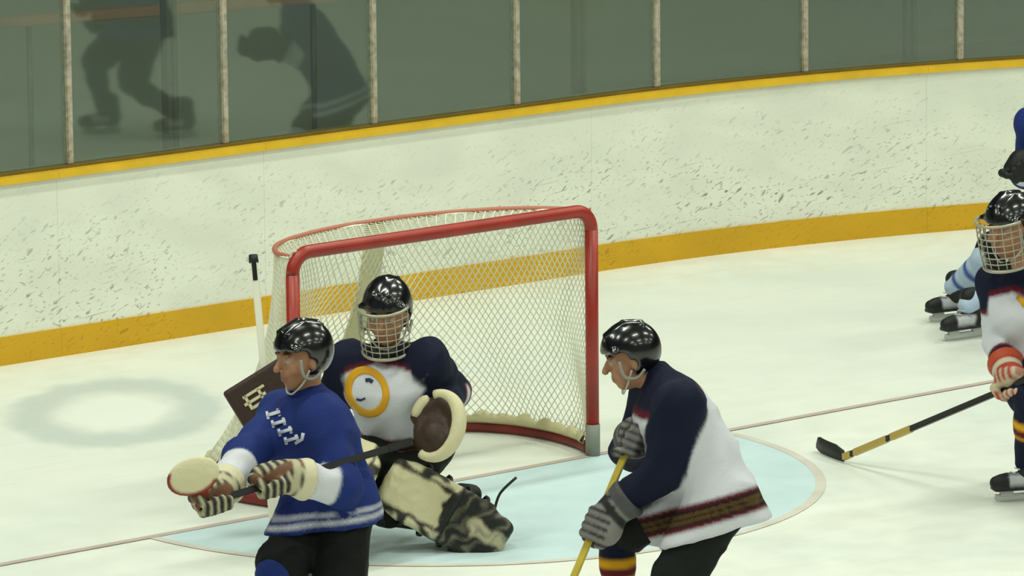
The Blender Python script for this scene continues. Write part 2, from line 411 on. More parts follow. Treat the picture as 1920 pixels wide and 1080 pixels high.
M_WALL = mat('hall_wall_paint', (86, 94, 84), rough=.8, vary=.12, vscale=1.2)
M_CEIL = mat('hall_ceiling', (110, 112, 105), rough=.9)
M_CONC = mat('concrete', (96, 98, 92), rough=.85, vary=.15, vscale=3)
def slab(name, lo, hi, material, label, cat):
    c = (np.array(lo)+hi)/2; o = MB().box(c, np.eye(3), (np.array(hi)-lo)/2).build(name, material)
    return tag(o, label, cat, kind='structure')
slab('wall_end', (-24, 10.4, -.15), (22.4, 10.6, 9.2), M_WALL, 'dark grey green hall wall behind the end glass', 'wall')
slab('wall_right', (22.2, -36, -.15), (22.4, 10.4, 9.2), M_WALL, 'dark hall wall beyond the far side boards', 'wall')
slab('ceiling', (-24, -36, 9.0), (22.2, 10.4, 9.2), M_CEIL, 'hall ceiling above the rink', 'ceiling')
slab('floor_walkway', (-24, -36, -.35), (22.2, 10.4, -.151), M_CONC, 'concrete walkway floor outside the rink boards', 'floor')

h0, h1 = ground(-260, 62, 1.1), ground(620, -6, 1.1)
hr = tag(empty('handrail', (h0[0], h0[1], -.15)), 'brown wooden handrail on steel legs behind the leftmost glass panes', 'handrail')
hd = unit(h1-h0); hn = np.cross(hd, [0, 0, 1]); M_WOOD = mat('brown_wood', (128, 84, 52), rough=.6, vary=.2, vscale=5)
MB().box((h0+h1)/2, (hd, hn, (0, 0, 1)), (np.linalg.norm(h1-h0)/2, .05, .035)).build('rail', M_WOOD, hr, bevel=.008)
for t in np.linspace(.04, .96, 4):
    p = h0+(h1-h0)*t; MB().tube([(p[0], p[1], -.15), (p[0], p[1], 1.07)], .02, 8).build('leg', M_SUP, hr, True)

# ================================================================== THE GOAL
M_RED = mat('goal_red_paint', (156, 42, 27), rough=.38, vary=.18, vscale=7)
M_REDD = mat('goal_base_red', (120, 32, 24), rough=.5, vary=.2, vscale=7)
M_RAILP = mat('goal_top_rail_paint', (178, 110, 88), rough=.5)
M_NET = mat('net_cord', (222, 222, 200), rough=.8)
M_CREAM = mat('cream_canvas', (198, 192, 152), rough=.85, bump=.2, bscale=30, vary=.12, vscale=6)
M_GREY = mat('post_foot_grey', (128, 132, 122), rough=.5)
goal = tag(empty('hockey_goal', (0, 0, 0)), 'red framed hockey goal with white netting standing on the goal line', 'goal')
PW, PH, PR = .945, 1.25, .033
for s in (-1, 1):
    MB().tube([(s*PW, 0, .16), (s*PW, 0, PH-.10)], PR, 16).build('post', M_RED, goal, True)
    MB().tube([(s*PW, 0, .0), (s*PW, 0, .162)], PR+.004, 16).build('post_foot', M_GREY, goal, True)
cb = [(-PW, 0, PH-.10)]+[(-PW+.10*(1-math.cos(a)), 0, PH-.10+.10*math.sin(a)) for a in np.linspace(.2, math.pi/2, 7)]
cb = cb+[(-x, y, z) for x, y, z in cb[::-1]]
MB().tube(cb, PR, 16).build('crossbar', M_RED, goal, True)
half = [(.945, .03), (1.00, .17), (1.03, .42), (.98, .70), (.82, .92), (.45, 1.06), (0, 1.08)]
basep = spline([(x, y, 0) for x, y in half]+[(-x, y, 0) for x, y in half[::-1][1:]], 8)
halft = [(.945, .03), (.93, .14), (.82, .29), (.66, .40), (.45, .48), (.22, .53), (0, .54)]
topp = spline([(x, y, 0) for x, y in halft]+[(-x, y, 0) for x, y in halft[::-1][1:]], 8)
MB().tube([p+V3(0, 0, .03) for p in basep], .028, 10).build('base_frame', M_REDD, goal, True)
MB().tube([p+V3(0, 0, 1.235) for p in topp], .013, 8).build('top_rail', M_RAILP, goal, True)
# centre support with cream padding
sup = [V3(0, .53, 1.225), V3(0, .60, .9), V3(0, .76, .55), V3(0, 1.0, .12), V3(0, 1.05, .04)]
v, f = [], []
for i, p in enumerate(spline(sup, 6)):
    for dx, dy in ((-.055, -.012), (.055, -.012), (.055, .02), (-.055, .02)): v.append(p+V3(dx, dy, 0))
for i in range(len(v)//4-1):
    for k in range(4): f.append((4*i+k, 4*i+(k+1) % 4, 4*i+4+(k+1) % 4, 4*i+4+k))
pydata('centre_support', v, f, M_CREAM, goal)
def pathpt(path, t):
    x = t*(len(path)-1); i = min(int(x), len(path)-2); return path[i]+(path[i+1]-path[i])*(x-i)
def netpt(t, h):                                   # h 0 at the top, 1 at the base
    a, b = pathpt(topp, t), pathpt(basep, t); p = a+(b-a)*(h**1.75); p = p.copy(); p[2] = 1.23-1.17*h; 
    return p+V3(.012*math.sin(t*37+h*5), .012*math.sin(t*29+h*9+1), 0)
def topnet(t, h):                                  # h 0 at the crossbar, 1 at the rear rail
    b = pathpt(topp, t); a = V3(b[0], 0, 0); p = a+(b-a)*h; p[2] = 1.262-.03*h-.03*math.sin(h*math.pi); return p
net = MB()
def cords(fn, ns, nh, r):
    for i in range(-nh, ns+nh):
        for sg in (1, -1):
            run = []
            for j in range(nh+1):
                t = (i+sg*j*.5+.001)/ns if sg > 0 else (i+nh*.5-j*.5)/ns
                if -1e-6 <= t <= 1+1e-6: run.append(fn(min(max(t, 0), 1), j/nh))
                else:
                    if len(run) > 1: net.tube(run, r, 3)
                    run = []
            if len(run) > 1: net.tube(run, r, 3)
cords(netpt, 82, 42, .0031)
cords(topnet, 52, 14, .0031)
for h in (0.0, .985): net.tube([netpt(t, h) for t in np.linspace(0, 1, 60)], .006, 4)
tag(net.build('netting', M_NET, goal, False), kind='stuff')
v, f = [], []
for i in range(121):
    t = i/120; p = pathpt(basep, t); c = V3(0, .4, 0)-p; c[2] = 0; c = unit(c)
    hgt = .10+.016*abs(math.sin(i*.42))+.012*math.sin(i*1.3)
    for o_, z in ((.030, .055), (.050+.008*math.sin(i*.8), .075), (.034, hgt), (.022, hgt)): v.append(p+c*o_+V3(0, 0, z))
for i in range(120):
    for k in range(4): f.append((4*i+k, 4*i+(k+1) % 4, 4*i+4+(k+1) % 4, 4*i+4+k))
pydata('base_skirt', v, f, M_CREAM, goal, True)
#PEOPLE
# ================================================================== PEOPLE
WHITE, NAVY, MAROON, GOLD, BLUE, BLACK, CREAM, SKIN, DGREEN = (206, 208, 216), (15, 20, 44), (92, 22, 34), (214, 156, 24), (27, 46, 110), (13, 14, 16), (204, 198, 160), (168, 122, 92), (22, 26, 24)
def paint(n, c): return np.tile(np.array(lin(c)), (n, 1))
def frame(F, up=(0, 0, 1)):                       # rows: left, forward, up
    F = unit(F); L = unit(np.cross(up, F)); return np.array([L, F, np.cross(F, L)])
def face_dir(theta, pitch=0):                     # theta 0 looks at the viewer, 90 looks to the left of the picture
    h = math.cos(math.radians(theta))*T0-math.sin(math.radians(theta))*R0
    return math.cos(math.radians(pitch))*h+V3(0, 0, math.sin(math.radians(pitch)))

def head_prims(c, R, s):
    W = lambda x, y, z: c+s*(V3(x, y, z) @ R)
    e = lambda p, r, k=.015, op='+': ell(W(*p), R, s*V3(*r), k, op)
    pr = [e((0, -.012, .022), (.076, .096, .100)), e((0, .022, -.048), (.058, .068, .068), .03), e((0, .05, -.092), (.030, .030, .024), .02),
          cap(W(0, .092, .012), W(0, .112, -.022), .009*s, .015*s, k=.014), e((0, .078, -.055), (.026, .018, .012), .01), e((0, .080, -.070), (.024, .016, .009), .008)]
    for q in (-1, 1):
        pr += [e((q*.033, .091, .012), (.017, .016, .011), .012, '-'), e((q*.033, .078, .010), (.013, .014, .011), .004), e((q*.034, .083, .032), (.022, .013, .008), .012),
               e((q*.045, .055, -.025), (.026, .03, .026), .02), e((q*.079, -.008, -.008), (.009, .019, .030), .008)]
    return pr, W
def head_paint(c, R, s, hair=(40, 30, 24), skin=SKIN):
    def fn(P):
        l = (P-c) @ R.T/s; col = paint(len(P), skin); x, y, z = l.T; far = (np.linalg.norm(l, axis=1) > .24) | (z < -.19)
        col[(z > .055) | ((y < -.03) & (z > -.07))] = lin(hair)
        col[(y > .05) & (abs(z+.063) < .006) & (abs(x) < .024)] = lin((128, 62, 56))
        ey = (y > .06) & (abs(z-.010) < .008) & (abs(abs(x)-.033) < .012); col[ey] = lin((214, 208, 198))
        col[ey & (abs(abs(x)-.033) < .005)] = lin((30, 24, 20))
        col[(y > .06) & (abs(z-.036) < .005) & (abs(abs(x)-.034) < .02)] = lin(hair)
        col[far] = lin((24, 25, 28)); return col
    return fn
def helmet(person, c, R, s, cage=False, visor=False, big=1.0, strap=WHITE):
    W = lambda x, y, z: c+s*(V3(x, y, z) @ R)
    hb = big
    pr = [ell(W(0, -.012, .034), R, s*hb*V3(.101, .124, .122), .01)]
    for x in (-.034, 0, .034):                    # raised ribs
        q_ = 1-.05*(x != 0); pr += [cap(W(x, .072, .121*q_), W(x, -.012, .152*q_), .009*s*hb, k=.008), cap(W(x, -.012, .152*q_), W(x, -.085, .132*q_), .009*s*hb, k=.008)]
    pr.append(cap(W(-.088, .06, .055), W(.088, .06, .055), .016*s, .016*s, k=.02)) 
    # opening for the face and below the ears
    pr.append(rbox(W(0, .13, -.085), R, s*V3(.2, .125, .135), .03*s, .012, '-'))
    pr.append(cut(W(0, 0, -.062), -R[2], .01))
    for q in (-1, 1): pr.append(ell(W(q*.1, .0, -.012), R, s*V3(.03, .022, .026), .008, '-'))
    h = blob('helmet', pr, .0085, (10, 11, 14), M_HELM, person)
    st = MB()
    for q in (-1, 1):
        st.tube(spline([W(q*.085, .012, -.03), W(q*.074, .04, -.08), W(q*.03, .066, -.122), W(0, .07, -.128)], 5), .0042*s, 5)
    st.build('chin_strap', mat('strap_white', (190, 190, 178), rough=.8) if strap == WHITE else M_BLACK, h, True)
    for q in (-1, 1):                             # ear loops
        MB().tube(spline([W(q*.096, .05, .02), W(q*.098, .045, -.045), W(q*.09, .0, -.065), W(q*.092, -.04, -.04)], 5), .0065*s, 6).build('ear_guard', mat('ear_guard', (150, 150, 140), rough=.5), h, True)
    if cage:
        g = MB(); pt = lambda az, z: W(.108*math.sin(az)*(1-.9*max(0, -z-.06)), .040+.118*math.cos(az)*(1-1.1*max(0, -z-.05)), z)
        for z in np.linspace(.055, -.135, 8): g.tube([pt(a, z) for a in np.linspace(-1.45, 1.45, 15)], .0026*s, 5)
        for a in np.linspace(-1.35, 1.35, 9): g.tube([pt(a, z) for z in np.linspace(.06, -.14, 8)], .0022*s, 5)
        g.tube([pt(a, -.14) for a in np.linspace(-1.45, 1.45, 15)], .007*s, 6); g.tube([pt(a, .06) for a in np.linspace(-1.45, 1.45, 15)], .006*s, 6)
        g.build('face_cage', M_CAGE, h, True)
        MB().tube(spline([W(-.05, .085, -.125), W(0, .115, -.132), W(.05, .085, -.125)], 5), [.016*s]*11, 8).build('chin_cup', M_BLACK, h, True)
    return h
def glove(person, wrist, elbow, C, A, col, z=1.22):
    A = unit(A); Nn = wrist-C; Nn = unit(Nn-A*(Nn @ A)); B = np.cross(A, Nn); fa = unit(wrist-elbow)
    Rm = np.array([A, Nn, B]); q = lambda o, r, ph: C+A*o+r*(math.cos(ph)*Nn+math.sin(ph)*B)
    pr = [rbox(C+Nn*.05*z, Rm, z*V3(.052, .026, .042), .022*z, .012)]
    for i, o in enumerate(z*np.array((-.042, -.014, .014, .042))):
        r = (.0165, .0185, .0190, .0175)[i]*z; rr = .036*(.5+.5*z)
        ph = [.55, 1.5, 2.5, 3.5-(.25 if i in (0, 3) else 0)]
        for a, b in zip(ph[:-1], ph[1:]): pr.append(cap(q(o, rr, a), q(o, rr, b), r, r*.94, k=.004))
    pr.append(cap(q(.055*z, .048, -.4), q(.062*z, .042, -1.5), .021*z, .019*z, k=.008)); pr.append(cap(q(.062*z, .042, -1.5), q(.055*z, .038, -2.6), .019*z, .016*z, k=.004))
    pr.append(cap(C+Nn*.06, wrist-fa*.01, .048*z, .052*z, k=.03)); pr.append(cap(wrist-fa*.0, wrist-fa*.085, .055*z, .074*z, k=.02)); pr.append(cut(wrist-fa*.105, -fa))
    return blob('glove', pr, .0075, lambda P: col(P, C, A, Nn, B, wrist, fa), M_GEAR, person)
def glove_col(main, trim, cuff, palm=(150, 96, 60), stripes=True):
    def fn(P, C, A, Nn, B, wr, fa):
        c = paint(len(P), main); a = (P-C) @ A; n = (P-C) @ Nn; w_ = (wr-P) @ fa
        if stripes: c[(np.abs(np.sin(a/.017*math.pi/2+.8)) > .80) & (n < .08)] = lin(trim)
        b_ = (P-C) @ B; c[(b_ < .0) & (n < .02) & (n > -.02)] = lin(palm)
        c[(w_ > -.005) & (w_ < .03)] = lin(trim); c[w_ > .045] = lin(cuff); return c
    return fn
def skate(person, G, toe, sole=BLACK, boot=(16, 17, 19), panel=(188, 190, 196), lift=0):
    toe = unit(V3(toe[0], toe[1], 0)); L = np.cross([0, 0, 1], toe); b = np.asarray(G)+V3(0, 0, lift)
    R = np.array([L, toe, [0, 0, 1]]); W = lambda x, y, z: b+V3(x, y, z) @ R
    pr = [cap(W(0, -.07, .115), W(0, .12, .098), .045, .036, side=L, flat=.95, k=.02), cap(W(0, .10, .098), W(0, .155, .096), .038, .032, k=.02),
          cap(W(0, -.07, .115), W(0, -.055, .23), .047, .054, k=.03), cap(W(0, -.02, .15), W(0, .0, .235), .042, .048, k=.03),
          rbox(W(0, .04, .068), R, V3(.040, .135, .012), .01, .012)]
    def col(P):
        l = (P-b) @ R.T; c = paint(len(P), boot); y, z = l[:, 1], l[:, 2]
        c[(z > .082) & (z < .135) & (y > -.02) & (y < .10)] = lin(panel); c[z < .078] = lin((30, 30, 32)); return c
    sk = blob('skate', pr, .0095, col, M_GEAR, person)
    h = MB()
    for y0, y1 in ((-.095, -.03), (.07, .135)):
        h.box(W(0, (y0+y1)/2, .044), (L, toe, (0, 0, 1)), (.011, (y1-y0)/2, .017))
    h.box(W(0, .02, .030), (L, toe, (0, 0, 1)), (.008, .14, .007)).build('blade_holder', mat('holder_white', (190, 192, 190), rough=.4), sk)
    pts = [(-.125, .024), (-.12, .004), (-.05, 0), (.1, 0), (.155, .006), (.168, .024)]
    n = len(pts); v = [W(sx*.002, y, z) for sx in (-1, 1) for y, z in pts]
    pydata('runner', v, [tuple(range(n)), tuple(range(n, 2*n))[::-1]]+[(i, i+n, (i+1) % n+n, (i+1) % n) for i in range(n)], M_STEEL, sk)
    lc = MB()
    for i in range(5): lc.tube([W(-.026, .075-.022*i, .140+.018*i), W(.026, .068-.022*i, .142+.018*i)], .004, 4)
    lc.build('laces', mat('lace_white', (200, 200, 195), rough=.9), sk)
    return sk

def skater(o):
    """o: joints in world space plus clothing; returns the body, which parents everything worn."""
    n0, pel, F = o['neck'], o['pelvis'], unit(o['face'])
    ax = unit(n0-pel); L = o.get('lat'); 
    if L is None: L = np.cross([0, 0, 1], F)
    L = unit(L-ax*(L @ ax)); Fw = np.cross(ax, L) * 1.0; Fw = unit(Fw)
    if Fw @ F < 0: Fw = -Fw
    Lh = unit(o.get('lathip', L)); sw = o.get('sw', .185); bulk = o.get('bulk', 1.0)
    sh = {'l': n0-ax*.055+L*sw, 'r': n0-ax*.055-L*sw}; hip = {'l': pel+Lh*.095, 'r': pel-Lh*.095}
    for k in 'lr':
        if 'sh_'+k in o: sh[k] = sh[k]+o['sh_'+k]
    hc = o['head']; hs = o.get('hs', 1.06); HR = frame(o['look'], o.get('headup', (0, 0, 1)))
    el, kn, wr, an = {}, {}, {}, {}
    for k in 'lr':
        C = o['grip_'+k]; wr[k] = C+unit(.6*unit(sh[k]-C)+.4*unit(o['elb_'+k]-C))*.085
        el[k] = ik(sh[k], wr[k], .30, .27, o['elb_'+k])
        an[k] = o['foot_'+k]+V3(0, 0, .12) if 'ank_'+k not in o else o['ank_'+k]
        kn[k] = ik(hip[k], an[k], .44, .42, o['kne_'+k])
    root_loc = (o['foot_l']+o['foot_r'])/2; root_loc = V3(root_loc[0], root_loc[1], 0)
    # --- body: one continuous surface under the clothes
    pr, W = head_prims(hc, HR, hs)
    pr += [cap(hc-HR[2]*.07*hs-HR[1]*.02, n0, .052, .058, k=.03)]
    chest = pel+(n0-pel)*.68; waist = pel+(n0-pel)*.3
    pr += [cap(chest, n0-ax*.05, .125, .08, side=L, flat=1.35, k=.05), cap(waist, chest, .105, .125, side=L, flat=1.3, k=.06), cap(pel, waist, .115, .105, side=L, flat=1.3, k=.06)]
    for k in 'lr':
        pr += [cap(sh[k], el[k], .050, .040, k=.03), cap(el[k], wr[k], .041, .028, k=.015), cap(wr[k], wr[k]*.35+o['grip_'+k]*.65, .028, .030, k=.01),
               cap(hip[k], kn[k], .080, .056, k=.04), cap(kn[k], an[k], .055, .037, k=.02), cap(an[k], an[k]+unit(o['toe_'+k])*.13-V3(0, 0, .03), .034, .026, k=.02)]
    hp = head_paint(hc, HR, hs, o.get('hair', (40, 30, 24)), o.get('skin', SKIN))
    body = blob('person', pr, .0105, hp, M_SKIN)
    # keep the object's origin at the feet
    body.data.transform(Matrix.Translation(-Vector(root_loc))); body.location = root_loc
    tag(body, o['label'], 'person', o.get('group'))
    # --- jersey
    ln = np.linalg.norm(n0-pel); hemd = o.get('hem', .13); hemn = unit(o.get('hemn', -ax*.7-V3(0, 0, .5))); hemp = pel+hemn*hemd
    cho = Fw*.02
    jp = [cap(chest+cho, n0-ax*.075, .150*bulk, .105*bulk, side=L, flat=1.32, k=.06), cap(waist, chest+cho, .152*bulk, .155*bulk, side=L, flat=1.24, k=.06),
          cap(pel-ax*(hemd+.03), waist, .166*bulk, .150*bulk, side=Lh, flat=1.2, k=.06), cap(n0-ax*.06, n0+unit(hc-n0)*.02, .085, .068, k=.03)]
    for k in 'lr':
        s_ = 1 if k == 'l' else -1
        jp += [ell(sh[k]+ax*.012, np.array([L, Fw, ax]), V3(.098, .098, .085)*bulk, .05), cap(sh[k], el[k], .088*bulk, .076*bulk, k=.04), cap(el[k], el[k]+(wr[k]-el[k])*.80, .078*bulk, .062*bulk, k=.025)]
    for k in ('lr' if o.get('drape', True) else ''): jp.append(cap(hip[k], hip[k]+(kn[k]-hip[k])*.55, .142*bulk, .134*bulk, k=.05))
    jp.append(cut(hemp, hemn, .008))
    def jcol(P):
        n = len(P); t, dt = seg(P, n0, pel-ax*hemd); tf = (1+((P-hemp) @ hemn)/(ln+hemd)); t = np.where(t > .6, tf, t); ts, best, which = np.zeros(n), np.full(n, 9.), np.zeros(n, int)
        for i, k in enumerate('lr'):
            L1, L2 = np.linalg.norm(el[k]-sh[k]), np.linalg.norm(wr[k]-el[k]); t1, d1 = seg(P, sh[k], el[k]); t2, d2 = seg(P, el[k], wr[k])
            d = np.minimum(d1, d2+.004); tt = np.where(d1 < d2+.004, np.clip(t1, -.5, 1)*L1, L1+np.clip(t2, 0, 1.2)*L2)/(L1+L2)
            b = d < best; ts[b] = tt[b]; best[b] = d[b]; which[b] = i
        lat = np.abs((P-n0) @ L); arm = (best < .115*bulk) & (((lat > sw*.86) & (best < dt+.02)) | (best < dt-.09))
        return o['jersey'](P, t, ts, arm, dt, which, (P-n0) @ L, (P-n0) @ Fw)
    jersey = blob('jersey', jp, .0105, jcol, M_FAB, body, folds=.011, ffreq=8, fdir=ax*.6+R0*.5)
    # --- hockey pants
    pp = [cap(pel-ax*.02, pel+ax*.08, .150, .138, side=Lh, flat=1.2, k=.05)]
    for k in 'lr':
        e = hip[k]+(kn[k]-hip[k])*.86
        pp += [cap(hip[k], e, .122, .108, k=.04), cut(e+unit(kn[k]-hip[k])*.03, kn[k]-hip[k]) if False else ell(e, np.eye(3), V3(.107, .107, .107), .02)]
    blob('pants', pp, .0115, o.get('pants', DGREEN), M_FAB, body, folds=.008, ffreq=10)
    # --- legs, skates
    for k in 'lr':
        if o.get('pads_'+k): 
            o['pads_'+k](body, hip[k], kn[k], an[k])
        else:
            sp = [cap(kn[k], kn[k]+(an[k]-kn[k])*.35, .078, .074, k=.02), cap(kn[k]+(an[k]-kn[k])*.3, an[k]+V3(0, 0, .07), .074, .056, k=.02),
                  ell(kn[k]+unit(o['kne_'+k]-hip[k])*.008, np.eye(3), V3(.080, .080, .085), .02), cap(kn[k]+(hip[k]-kn[k])*.22, kn[k], .082, .078, k=.02)]
            a_, b_, sc = kn[k].copy(), an[k].copy(), o['sock']
            blob('sock', sp, .010, lambda P, a_=a_, b_=b_, sc=sc: sc(P, seg(P, a_, b_)[0]), M_FAB, body, folds=.004, ffreq=14)
        skate(body, o['foot_'+k], o['toe_'+k], lift=o.get('lift_'+k, 0), panel=o.get('panel', (188, 190, 196)))
    helmet(body, hc, HR, hs, cage=o.get('cage', False), big=o.get('helm', 1.0))
    for k in 'lr':
        if 'hand_'+k in o: o['hand_'+k](body, wr[k], el[k], o['grip_'+k])
        else: glove(body, wr[k], el[k], o['grip_'+k], o['axis_'+k], o['glove'])
    print('POSE', o['label'][:40], 'arms', [round(float(np.linalg.norm(wr[k]-sh[k])), 2) for k in 'lr'], 'legs', [round(float(np.linalg.norm(an[k]-hip[k])), 2) for k in 'lr'], 'torso', round(float(ln), 2), 'pelz', round(float(pel[2]), 2), 'headz', round(float(hc[2]), 2), 'neck', round(float(np.linalg.norm(hc-n0)), 2))
    return body, jersey, dict(sh=sh, el=el, wr=wr, kn=kn, an=an, hip=hip, W=W, L=L, F=Fw, ax=ax)

def decal(jersey, parent, name, polys, material, lift=.005):
    """sews flat pieces onto a garment: outlines are carried along the view onto the cloth and given thickness"""
    dg = None; me = jersey.data; bvh = BVHTree.FromPolygons([v.co for v in me.vertices], [tuple(p.vertices) for p in me.polygons])
    mw = jersey.matrix_world; v, f = [], []
    for poly in polys:                            # each a quad strip: list of (left, right) pixel pairs
        rows = []
        for a, b in poly:
            row = []
            for t in np.linspace(0, 1, 5):
                px, py = a[0]+(b[0]-a[0])*t, a[1]+(b[1]-a[1])*t; d = unit(ray(px, py))
                hit = bvh.ray_cast(Vector(CAM), Vector(d), 200)
                row.append(None if hit[0] is None else np.array(hit[0])-d*lift)
            rows.append(row)
        for r1, r2 in zip(rows[:-1], rows[1:]):
            for i in range(4):
                q = (r1[i], r1[i+1], r2[i+1], r2[i])
                if any(x is None for x in q): continue
                b0 = len(v); v += list(q); f.append((b0, b0+1, b0+2, b0+3))
    if not v: return None
    o = pydata(name, v, f, material, parent, True)
    bm = bmesh.new(); bm.from_mesh(o.data); bmesh.ops.remove_doubles(bm, verts=bm.verts, dist=.0005); bmesh.ops.recalc_face_normals(bm, faces=bm.faces)
    g = bmesh.ops.solidify(bm, geom=bm.faces[:], thickness=.003); bm.to_mesh(o.data); bm.free()
    return o
def thick(path, w_):                              # pixel polyline to a strip
    out = []; P = [np.array(p, float) for p in path]
    for i, p in enumerate(P):
        t = unit(P[min(i+1, len(P)-1)]-P[max(i-1, 0)]); nn = np.array([-t[1], t[0]])*w_/2; out.append((tuple(p-nn), tuple(p+nn)))
    return out
def mesh_stick(name, label, top, end, heel, toe, shaft_mat, blade_mat, grip=.14, wd=.015, th=.010, curve=None, blade_h=.072, up=None, bands=()):
    top, end, heel, toe = map(np.asarray, (top, end, heel, toe)); d = unit(end-top)
    root = tag(empty(name, (heel[0], heel[1], 0)), label, 'hockey stick')
    side = unit(np.cross(d, toe-heel)); nrm = np.cross(d, side)
    ln = np.linalg.norm(end-top)
    MB().box((top+end)/2, (d, nrm, side), (ln/2, wd, th)).build('shaft', shaft_mat, root, bevel=.003)
    MB().box(top+d*grip/2, (d, nrm, side), (grip/2+.002, wd+.002, th+.002)).build('grip_tape', M_BLACK, root, bevel=.004)
    for a, b, m_ in bands: MB().box(top+d*ln*(a+b)/2, (d, nrm, side), (ln*(b-a)/2, wd+.0012, th+.0012)).build('shaft_band', m_, root)
    bl = toe-heel; bd_ = unit(bl); upv = unit(up if up is not None else -d-bd_*(-d @ bd_)); sd = unit(np.cross(bd_, upv)); L_ = np.linalg.norm(bl)
    v, f = [], []; n = 12
    for i in range(n+1):
        t = i/n; c = heel+bd_*L_*t+sd*(curve or .02)*t*t; h = blade_h*(1 if t < .8 else math.sqrt(max(0, 1-((t-.8)/.2)**2))*.75+.25)*(.75+.25*min(1, t*4))
        for o_, z in ((-.005, 0), (.005, 0), (.005, h), (-.005, h)): v.append(c+sd*o_+upv*(z+(.012*(t-.8)/.2 if t > .8 else 0)))
    for i in range(n):
        for k in range(4): f.append((4*i+k, 4*i+(k+1) % 4, 4*i+4+(k+1) % 4, 4*i+4+k))
    f += [(3, 2, 1, 0), (4*n, 4*n+1, 4*n+2, 4*n+3)]
    b = pydata('blade', v, f, blade_mat, root, True)
    return root

# ---- club jerseys
def white_navy(yoke=.20, dip=.0, band=True, cap_=0):
    def fn(P, t, ts, arm, dt, which, x, y):
        c = paint(len(P), WHITE); yk = yoke+.10*np.clip(np.abs(x)/.2, 0, 1.3)-dip*np.clip(y/.10, 0, 1)
        c[t < yk+.045] = lin(MAROON); c[t < yk] = lin(NAVY)
        for a, b, k in ((.785, .93, MAROON), (.81, .905, (20, 17, 22)), (.838, .847, (128, 96, 34)), (.872, .881, (128, 96, 34))): c[(t > a) & (t < b)] = lin(k)
        A = arm; c[A] = lin(NAVY)
        for a, b, k in ((.50, .53, MAROON), (.53, .62, WHITE), (.62, .65, MAROON)) if band else (): c[A & (ts > a) & (ts < b)] = lin(k)
        if cap_:
            c[A & (ts > cap_)] = lin(MAROON); c[A & (ts > cap_+.04)] = lin(WHITE); c[A & (ts > .72)] = lin(MAROON); c[A & (ts > .76)] = lin(NAVY)
        return c
    return fn
def blue_white():
    def fn(P, t, ts, arm, dt, which, x, y):
        c = paint(len(P), BLUE)
        c[(t > .865) & (t < .89)] = lin(WHITE); c[(t > .925) & (t < .955)] = lin(WHITE)
        c[arm] = lin(BLUE)
        c[arm & (ts > .62) & (ts < .82)] = lin(WHITE); c[(t < .04) & (dt < .09)] = lin((20, 34, 90))
        return c
    return fn
def sock_navy(P, t):
    c = paint(len(P), NAVY)
    for a, b, k in ((.25, .34, GOLD), (.34, .44, MAROON), (.44, .48, GOLD)): c[(t > a) & (t < b)] = lin(k)
    return c
def sock_blue(P, t): return paint(len(P), BLUE)
def sock_light(P, t):
    c = paint(len(P), (172, 190, 214)); c[(t > .25) & (t < .34)] = lin((60, 84, 150)); c[(t > .6) & (t < .7)] = lin((60, 84, 150)); return c
M_GOLD = mat('gold_twill', GOLD, rough=.8); M_WTW = mat('white_twill', (196, 200, 212), rough=.8); M_NTW = mat('navy_twill', (40, 48, 78), rough=.8)

